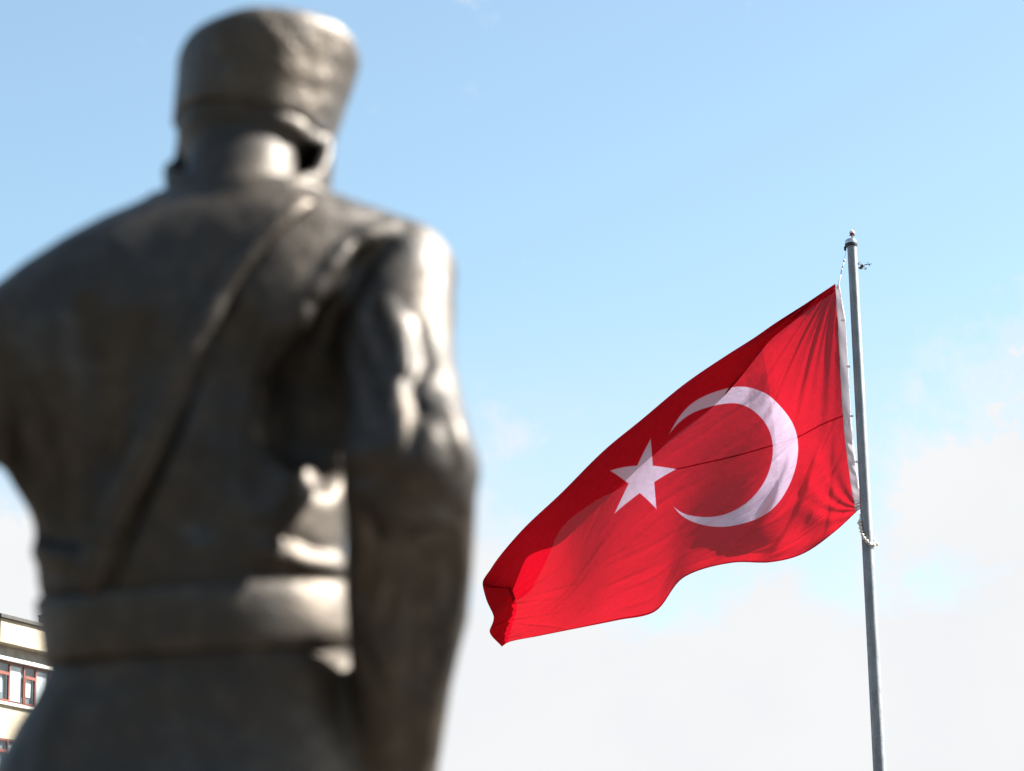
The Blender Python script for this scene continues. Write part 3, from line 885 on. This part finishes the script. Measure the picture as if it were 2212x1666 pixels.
def cloth(name, red):
    m, t = mat(name)
    uv = t.n('ShaderNodeUVMap'); uv.uv_map = 'UVMap'
    sep = t.n('ShaderNodeSeparateXYZ'); t.link(uv.outputs[0], sep.inputs[0]); s_, v_ = sep.outputs[0], sep.outputs[1]
    def dist(x, y): return t.m('SQRT', t.m('ADD', t.m('POWER', t.m('SUBTRACT', s_, x), 2), t.m('POWER', t.m('SUBTRACT', v_, y), 2)))
    e = .0018
    c1 = t.rng(dist(.5, .5), .25 + e, .25 - e); c2 = t.rng(dist(.5625, .5), .2 - e, .2 + e)
    cres = t.m('MULTIPLY', c1, c2)
    RS = .125; ri = RS * .381966; c36, s36 = math.cos(R(36)), math.sin(R(36))
    ax_ = t.m('SUBTRACT', .8208, s_); ay_ = t.m('SUBTRACT', v_, .5)
    an = t.m('ARCTAN2', ay_, ax_); rad = t.m('SQRT', t.m('ADD', t.m('POWER', ax_, 2), t.m('POWER', ay_, 2)))
    k_ = 2 * math.pi / 5
    an = t.m('ABSOLUTE', t.m('SUBTRACT', t.m('FLOORED_MODULO', t.m('ADD', an, k_ / 2 + k_ * 10), k_), k_ / 2))
    nx_, ny_ = ri * s36, RS - ri * c36; L = math.hypot(nx_, ny_)
    dd = t.m('ADD', t.m('MULTIPLY', t.m('MULTIPLY', rad, t.m('COSINE', an)), nx_ / L), t.m('MULTIPLY', t.m('MULTIPLY', rad, t.m('SINE', an)), ny_ / L))
    star = t.rng(t.m('SUBTRACT', dd, RS * nx_ / L), e, -e)
    emb = t.m('MAXIMUM', cres, star)
    # stitched seam along the middle, sewn hems on the free edges
    seam = t.m('MULTIPLY', t.rng(t.m('ABSOLUTE', t.m('SUBTRACT', v_, .5)), .0036, .0022), t.rng(s_, .72, .70))
    hem = t.m('MAXIMUM', t.rng(v_, .009, .006), t.m('MAXIMUM', t.rng(v_, .991, .994), t.rng(s_, 1.490, 1.493)))
    thick = t.m('MAXIMUM', t.m('MULTIPLY', seam, t.m('SUBTRACT', 1, t.m('MULTIPLY', emb, .85))), hem)
    wv = t.noise(uv.outputs[0], 60, 3)
    redc = t.mix(t.rng(wv, .3, .7), (.70, .003, .014, 1), (.78, .005, .020, 1))
    col = t.mix(emb, redc, (.88, .74, .90, 1))
    colr = t.mix(t.m('MULTIPLY', thick, .7), col, (.20, .002, .006, 1))
    colt = t.mix(thick, t.mix(emb, (.23, .0015, .007, 1), (.30, .22, .31, 1)), (.10, .001, .003, 1))
    df = t.n('ShaderNodeBsdfDiffuse'); t.link(colr, df.inputs[0])
    tr_ = t.n('ShaderNodeBsdfTranslucent'); t.link(colt, tr_.inputs[0])
    gl = t.n('ShaderNodeBsdfGlossy'); gl.inputs['Roughness'].default_value = .6; gl.inputs[0].default_value = (.9, .8, .82, 1)
    bn = t.n('ShaderNodeBump'); bn.inputs['Strength'].default_value = .8; bn.inputs['Distance'].default_value = .03
    al = t.m('SUBTRACT', t.m('MULTIPLY', s_, .88), t.m('MULTIPLY', v_, .47)); ac = t.m('ADD', t.m('MULTIPLY', s_, .47), t.m('MULTIPLY', v_, .88))
    cb = t.n('ShaderNodeCombineXYZ'); t.link(t.m('MULTIPLY', al, 1.6), cb.inputs[0]); t.link(t.m('MULTIPLY', ac, 8), cb.inputs[1])
    hgt = t.m('ADD', t.noise(cb.outputs[0], 6, 6, .6, .5), t.m('MULTIPLY', t.noise(uv.outputs[0], 22, 5, .6, .6), .5))
    t.link(hgt, bn.inputs['Height'])
    for q in (df, tr_, gl): t.link(bn.outputs[0], q.inputs['Normal'])
    mx = t.n('ShaderNodeMixShader'); mx.inputs[0].default_value = .5; t.link(df.outputs[0], mx.inputs[1]); t.link(tr_.outputs[0], mx.inputs[2])
    fr = t.n('ShaderNodeFresnel'); fr.inputs[0].default_value = 1.3; t.link(bn.outputs[0], fr.inputs['Normal'])
    mx2 = t.n('ShaderNodeMixShader'); mx2.inputs[0].default_value = .006
    t.link(mx.outputs[0], mx2.inputs[1]); t.link(gl.outputs[0], mx2.inputs[2])
    tp = t.n('ShaderNodeBsdfTransparent'); mx3 = t.n('ShaderNodeMixShader')      # the open weave lets a little sky through
    t.link(t.m('MULTIPLY', t.m('SUBTRACT', 1, thick), .019), mx3.inputs[0]); t.link(mx2.outputs[0], mx3.inputs[1]); t.link(tp.outputs[0], mx3.inputs[2])
    t.link(mx3.outputs[0], t.out.inputs[0])
    m.node_tree.nodes.remove(t.p)
    return m


M_FLAG = cloth('flag_cloth', True)
flag = empty('flag', W(1832, 860, FY), 'large red flag with white crescent and star flying from the pole', 'flag')
fo = obj('cloth', FP.reshape(-1, 3), FF, M_FLAG, flag, True)
uvl = fo.data.uv_layers.new(name='UVMap')
li = np.zeros(len(fo.data.loops), np.int32); fo.data.loops.foreach_get('vertex_index', li)
uvs = np.stack([SS.reshape(-1)[li], VV.reshape(-1)[li]], 1).astype(np.float32).ravel(); uvl.data.foreach_set('uv', uvs)

mw, t = mat('white_heading'); t.p.inputs['Base Color'].default_value = (.74, .72, .76, 1); t.p.inputs['Roughness'].default_value = .8
tr_ = t.n('ShaderNodeBsdfTranslucent'); tr_.inputs[0].default_value = (.74, .70, .74, 1)
mx = t.n('ShaderNodeMixShader'); mx.inputs[0].default_value = .4; t.link(t.p.outputs[0], mx.inputs[1]); t.link(tr_.outputs[0], mx.inputs[2]); t.link(mx.outputs[0], t.out.inputs[0])
wv = t.n('ShaderNodeBump'); wv.inputs['Strength'].default_value = .3; t.link(t.noise(t.tc.outputs['Object'], 9, 5), wv.inputs['Height']); t.link(wv.outputs[0], t.p.inputs['Normal'])
M_HEAD = mw
# white heading band along the hoist, gathered where it is tied at the bottom
kc = int(np.argmin(np.abs(kk - .83)))
hl = FP[:kc + 1:3, 0]
hv_, hf_ = [], []
nh = len(hl); NB = 7
for i in range(nh):
    t_ = i / (nh - 1)
    wpx = 9 + 9 * min(1, (1 - t_) / .12) if t_ > .88 else 18
    if t_ < .12: wpx = 18 - 7 * (1 - t_ / .12)
    pxx = (hl[i] - CAM)
    for j in range(NB):
        u_ = j / (NB - 1)
        p = hl[i] + C_X * (u_ * wpx - 1.2) * UPX + np.array([0, -.012 + .02 * math.sin(u_ * 3.1 + 9 * t_) * .5, -.0 * u_])
        p = p + np.array([0, .006 * math.sin(t_ * 60 + u_ * 3) + (.02 * math.sin(u_ * 16) if t_ < .12 else 0), (.05 * u_ * max(0, 1 - t_ / .10)) + .085 * max(0, (t_ - .93) / .07) * u_])
        hv_.append(p)
for i in range(nh - 1):
    for j in range(NB - 1): hf_.append((i * NB + j, i * NB + j + 1, (i + 1) * NB + j + 1, (i + 1) * NB + j))
head = obj('heading', hv_, hf_, M_HEAD, flag, True)
sm_ = head.modifiers.new('thickness', 'SOLIDIFY'); sm_.thickness = .008
tog = []
for x_, y_ in ((1820, 692), (1832, 792), (1839, 899), (1850, 998)):
    c_ = W(x_ + .5, y_, FY - .03)
    MB().tube([c_ - C_X * .03, c_ - C_X * .01, c_ + C_X * .012, c_ + C_X * .03], [.010, .018, .020, .012], 12).build('toggle', M_WHITE, flag, True)

# halyard: wire, snap hook and rope from the cap to the top corner of the flag
hal = empty('halyard', W(1829, 534, FY), 'thin white halyard with a snap hook above the flag corner', 'rope')
ya = FY + .14
mb = MB().tube([W(1829, 528, FY + .05), W(1827, 545, FY + .10), W(1824, 562, ya)], .0045, 8); mb.build('line', M_ROPE, hal, True)
MB().ball(W(1823.6, 563, ya), .022).build('bead', M_WHITE, hal, True)
MB().tube([W(1823, 565, ya), W(1821, 574, ya), W(1819.5, 580, ya)], [.009, .007, .009], 8).build('swivel', M_ROPE, hal, True)
MB().tube([W(1819.5, 581, ya), W(1818.5, 583, ya), W(1817, 590, ya), W(1816, 595, ya)], [.006, .012, .011, .006], 10).build('snap_hook', M_CHROME, hal, True)
MB().tube([W(1816, 594, ya), W(1813.5, 604, ya), W(1811.5, 614, ya), W(1811, 622, ya)], [.008, .009, .011, .010], 8).build('cord', M_WHITE, hal, True)

# ring of beads that keeps the lower corner of the flag at the pole
ringo = empty('bead_ring', W(1864, 1160, FY), 'loop of white beads round the pole under the flag', 'bead loop')
z5 = [(800, 838), (798, 900), (806, 962), (820, 1022), (840, 1083), (871, 1138), (915, 1188), (968, 1234), (1032, 1256), (1086, 1240)]
q5 = [((2500 + a / 5.553) / 1.4231, (1450 + b / 5.553) / 1.4231) for a, b in z5]
pole_r = lambda z: r_bot + (r_top - r_bot) * z / ptop
BR = .0275
zr = W(1864, 1160, FY)[2]; RR = pole_r(zr) + BR + .004
pts = []
for i, (a, b) in enumerate(q5):
    p = W(a, b, FY); x_ = np.clip((p[0] - px_) / RR, -.98, .98)
    y_ = FY - RR * math.sqrt(1 - x_ * x_) if i < 8 else FY - RR * math.sqrt(1 - x_ * x_) * .6
    if i < 3: y_ = FY - .04 - .02 * i
    pts.append(W(a, b, y_))
back = []
p0, p1 = pts[-1], pts[0]
for k in range(1, 7):
    a = math.pi * (k + .2) / 7.2
    back.append(np.array([px_ + RR * 1.02 * math.cos(a), FY + RR * 1.02 * math.sin(a), p1[2] + (p0[2] - p1[2]) * (1 - k / 7) ** 1.2 + .05 * math.sin(a)]))
bead_proto = None
for p in pts + back:
    mb = MB().lathe((0, 0, 0), [(.006, -.027)] + [(BR * math.sin(math.pi * j / 10), -BR * math.cos(math.pi * j / 10)) for j in range(1, 10)] + [(.006, .027)], 16)
    if bead_proto is None:
        bead_proto = mb.build('bead', M_BEAD, ringo, True); b_ = bead_proto
    else:
        b_ = bead_proto.copy(); COL.objects.link(b_)
    b_.parent = ringo; b_.matrix_parent_inverse = ringo.matrix_world.inverted(); b_.location = [float(c_) for c_ in p]
    b_.rotation_euler = (random.random() * 3, random.random() * 3, 0)
MB().tube(pts + back + [pts[0]], .006, 6).build('cord', M_ROPE, ringo, True)
c0 = W(1855, 1104, FY + .14)
MB().tube([c0, W(1857.5, 1112, FY + .06), pts[0]], .006, 6).build('tie', M_ROPE, ringo, True)

# ------------------------------------------------------------------ drone hovering far behind the pole
DY = 78.0; du = DY / FPX
dc = W(1861.3, 576.6, DY)
dr = empty('drone', dc, 'small black quadcopter drone hovering beside the pole top', 'drone')
dyaw = Matrix.Rotation(R(14), 3, 'Z') @ Matrix.Rotation(R(-9), 3, 'X')
def dl(x, y, z): return dc + np.array(dyaw @ Vector((x, y, z)))
dX, dYv, dZ = (np.array(dyaw @ Vector(v_)) for v_ in ((1, 0, 0), (0, 1, 0), (0, 0, 1)))
MB().box(dc, dX, dYv, dZ, -.042, .042, -.11, .11, -.028, .030, .018).build('body', M_DRONE, dr, True)
MB().ball(dl(0, -.115, -.032), .016).build('camera', M_BLACKM, dr, True)
for sx in (-1, 1):
    for sy in (-1, 1):
        tip = (sx * .165, sy * .17, .042 if sy > 0 else -.002)
        a_ = MB().tube([dl(sx * .03, sy * .08, .015), dl(sx * .10, sy * .13, .016), dl(*tip)], [.014, .012, .012], 8).build('arm', M_DRONE, dr, True)
        MB().lathe(dl(tip[0], tip[1], tip[2] - .025), [(.013, -.012), (.016, .022), (.018, .026), (.018, .048), (.010, .054)], 14, dZ).build('motor', M_BLACKM, a_, True)
        pa = R(8 + 22 * (sx > 0) + 14 * (sy > 0)); rt_ = MB(); hub = np.array(dl(tip[0], tip[1], tip[2] + .038))
        for s2 in (-1, 1):
            d_ = dX * math.cos(pa) * s2 + dYv * math.sin(pa) * s2; e_ = np.cross(dZ, d_)
            v_ = []
            for q, w_ in ((.006, .006), (.04, .013), (.08, .011), (.118, .005)):
                v_ += [hub + d_ * q - e_ * w_ + dZ * .002, hub + d_ * q + e_ * w_ - dZ * .002, hub + d_ * q + e_ * w_ + dZ * .001, hub + d_ * q - e_ * w_ + dZ * .005]
            f_ = [(0, 1, 2, 3)] + [(4 * i + j, 4 * i + 4 + j, 4 * i + 4 + (j + 1) % 4, 4 * i + (j + 1) % 4) for i in range(3) for j in range(4)] + [(15, 14, 13, 12)]
            rt_.add(v_, f_)
        rt_.build('propeller', M_DRONE, a_)

# ------------------------------------------------------------------ apartment building at the lower left
BY = 100.0
BC = W(2.2, 1332, BY)                                        # upper corner of the parapet
ang = R(60.5)
bd = np.array([math.cos(ang), math.sin(ang), 0]); bn3 = np.array([math.sin(ang), -math.cos(ang), 0]); bz = np.array([0, 0, 1.])


def fac(x, y, off=0.):
    """(distance along the facade, height) of a frame position on the facade plane."""
    d = ray(x, y); o_ = BC + bn3 * off
    k_ = ((o_ - CAM) @ bn3) / (d @ bn3); p = CAM + d * k_
    return (p - o_) @ bd, p[2]


def z6(x, y): return ((x / 3.2) / 1.4231, (1850 + y / 3.2) / 1.4231)


BLEN = 4.3
M_STUC, t = mat('stucco')
o = t.tc.outputs['Object']
c = t.mix(t.rng(t.noise(o, 1.1, 8, .62), .3, .72), (.30, .255, .185, 1), (.40, .355, .275, 1))
mp = t.n('ShaderNodeMapping'); mp.inputs['Scale'].default_value = (2.5, 2.5, .25); t.link(o, mp.inputs[0])
c = t.mix(t.rng(t.noise(mp.outputs[0], 2.2, 7, .65), .52, .75, 0, .55), c, (.15, .11, .07, 1))
t.link(c, t.p.inputs['Base Color']); t.p.inputs['Roughness'].default_value = .9
bn = t.n('ShaderNodeBump'); bn.inputs['Strength'].default_value = .4; bn.inputs['Distance'].default_value = .02
t.link(t.noise(o, 30, 6), bn.inputs['Height']); t.link(bn.outputs[0], t.p.inputs['Normal'])
M_CONC = simple('grey_render_and_shade', (.30, .29, .27), (.22, .21, .19), 2.5, .9, bump=.3, bscale=30)
M_LEDGE = simple('pale_ledge', (.66, .65, .62), (.52, .51, .48), 4, .8, bump=.2)
M_COPE = simple('dark_coping', (.012, .012, .012), (.025, .023, .022), 6, .6)
M_FRAME = simple('brown_red_frame', (.17, .042, .026), (.12, .032, .02), 6, .45)
M_CURT = simple('white_curtain', (.78, .79, .80), (.66, .68, .70), 3, .9)
mgl, t = mat('window_glass'); t.p.inputs['Base Color'].default_value = (.9, .93, .95, 1); t.p.inputs['Roughness'].default_value = .04
tb_ = t.n('ShaderNodeBsdfTransparent'); tb_.inputs[0].default_value = (.88, .91, .92, 1)
gg = t.n('ShaderNodeBsdfGlossy'); gg.inputs['Roughness'].default_value = .03
mx = t.n('ShaderNodeMixShader'); fr = t.n('ShaderNodeLayerWeight')
t.link(t.m('ADD', t.m('MULTIPLY', t.m('POWER', fr.outputs['Facing'], 4), .6), .08, clamp=True), mx.inputs[0]); t.link(tb_.outputs[0], mx.inputs[1]); t.link(gg.outputs[0], mx.inputs[2]); t.link(mx.outputs[0], t.out.inputs[0])
M_GLASS = mgl
M_BACKING = simple('grey_backing', (.20, .235, .25), (.15, .175, .19), 1.2, .9)
M_ROOM = simple('room_grey', (.35, .38, .41), (.26, .29, .32), 1.5, .9)

b0 = BC.copy(); b0[2] = 0
bld = empty('apartment_block', b0, 'cream apartment block with brown-red window frames at lower left', 'building')
OV = .42                                                     # how far the top storey juts out over the window wall
zt = BC[2]
z_pt = fac(*z6(12, 158))[1]; z_pb = fac(*z6(12, 392))[1]
z_ld = fac(*z6(200, 596), off=-OV)[1]
zw1 = fac(*z6(60, 585), off=-OV)[1]; zw0 = fac(*z6(60, 990), off=-OV)[1]
zn = fac(*z6(30, 1345), off=-OV)[1]
STORY = zw1 - zn
BI = b0 - bn3 * OV
DEEP = 9.0
FR = (bd, -bn3, bz)                                          # local axes: along the facade, into the building, up
def bbox(mb, x0, x1, y0, y1, z0, z1, bev=0.): return mb.box(np.array([b0[0], b0[1], 0]), *FR, x0, x1, y0, y1, z0, z1, bev)
mb = MB(); bbox(mb, 0, BLEN, 0, DEEP, z_pb, z_pt, .01); mb.build('parapet', M_STUC, bld)
mb = MB(); bbox(mb, -.10, BLEN + .05, -.10, DEEP + .1, z_pt + .003, z_pt + .14, .012); mb.build('coping', M_COPE, bld)
mb = MB(); cx_ = fac(*z6(346, 180))[0] + .82; bbox(mb, cx_, cx_ + .5, .02, .5, z_pt + .145, z_pt + .50, .01); bbox(mb, cx_ - .02, cx_ + .52, .0, .52, z_pt + .503, z_pt + .56, .01); mb.build('chimney', M_CONC, bld)
# lintel zone under the overhang; its shade is also put into the grey
mb = MB(); bbox(mb, -.02, BLEN - .03, OV, DEEP - .05, zw1 + .005, z_pb - .004); mb.build('lintel', M_CONC, bld)
mb = MB(); bbox(mb, -.06, BLEN, OV - .12, OV - .002, z_ld - .06, z_ld + .06, .012); mb.build('ledge', M_LEDGE, bld)
nst = 7
xs = [fac(*z6(x_, 700), off=-OV)[0] for x_ in (-22, 104, 246, 362)]
pitch_ = xs[2] - xs[1]
for k in range(nst):
    top = zw1 - k * STORY; bot = zw0 - k * STORY; nxt = top - STORY
    if nxt < .5: break
    mb = MB(); bbox(mb, -.02, BLEN - .03, OV, DEEP - .05, nxt + .005, bot - .004); mb.build('wall', M_STUC, bld)
    mb = MB(); bbox(mb, -.05, BLEN - .01, OV - .10, OV - .002, bot - .10, bot - .005, .012); mb.build('sill', M_LEDGE, bld)
    mb = MB(); bbox(mb, -.02, BLEN - .03, OV + .60, DEEP - .05, bot - .001, top + .001); mb.build('room', M_ROOM, bld)
    # one long window band: narrow units with a top light next to tall fixed panes
    wx0, wx1 = xs[1] - 2 * (xs[2] - xs[1]) - .1, BLEN - .04
    wf = MB(); fw_, fy0, fy1 = .055, OV + .02, OV + .09
    wx0 = max(wx0, .0)
    bbox(wf, wx0, wx1, fy0, fy1, top - fw_, top - .004); bbox(wf, wx0, wx1, fy0, fy1, bot, bot + fw_)
    mull = [xs[1], xs[2]]
    xx = xs[2]
    wpat = [xs[3] - xs[2], xs[2] - xs[1]]; i = 0
    while xx < wx1 - .2:
        xx += wpat[i % 2]; i += 1; mull.append(xx)
    mull = [wx0 + .03] + [m_ for m_ in mull if wx0 + .05 < m_ < wx1 - .05] + [wx1 - .03]
    for m_ in mull: bbox(wf, m_ - .03, m_ + .03, fy0 + .002, fy1 - .002, bot + fw_, top - fw_)
    win = wf.build('window', M_FRAME, bld)
    gl_ = MB()
    for i in range(len(mull) - 1):
        a, b = mull[i] + .03, mull[i + 1] - .03
        if b - a < .12: continue
        sa = MB(); cu = MB()
        casement = i % 2 == (0 if mull[1] == xs[1] else 1)
        h_ = top - bot
        if casement:
            zt_ = top - h_ * .27
            bbox(sa, a, b, fy0 + .004, fy1 - .004, zt_ - .03, zt_ + .03)
            for q0, q1, w0, w1 in ((a, a + .045, bot + fw_, zt_ - .03), (b - .045, b, bot + fw_, zt_ - .03)): bbox(sa, q0, q1, fy0 - .012, fy1 - .02, w0, w1)
            bbox(sa, a + .045, b - .045, fy0 - .012, fy1 - .02, bot + fw_, bot + fw_ + .05); bbox(sa, a + .045, b - .045, fy0 - .012, fy1 - .02, zt_ - .08, zt_ - .03)
            bbox(cu, a + .0, a + (b - a) * .72, OV + .11, OV + .12, bot + .35, zt_ + .0)
        else:
            bbox(cu, a, b - .05, OV + .11, OV + .12, bot + .12, top - .10)
        if casement: sa.build('casement', M_FRAME, win)
        cu.build('curtain', M_CURT, win)
        bbox(gl_, a - .01, b + .01, fy0 + .03, fy0 + .036, bot + fw_ - .01, top - fw_ + .01)
    bl = MB(); bbox(bl, wx0 + .02, wx1 - .02, OV + .15, OV + .156, bot + .03, top - .01); bl.build('pane_backing', M_BACKING, win)  # grey sheet added behind the glass to lighten the panes
    gl_.build('pane', M_GLASS, win)
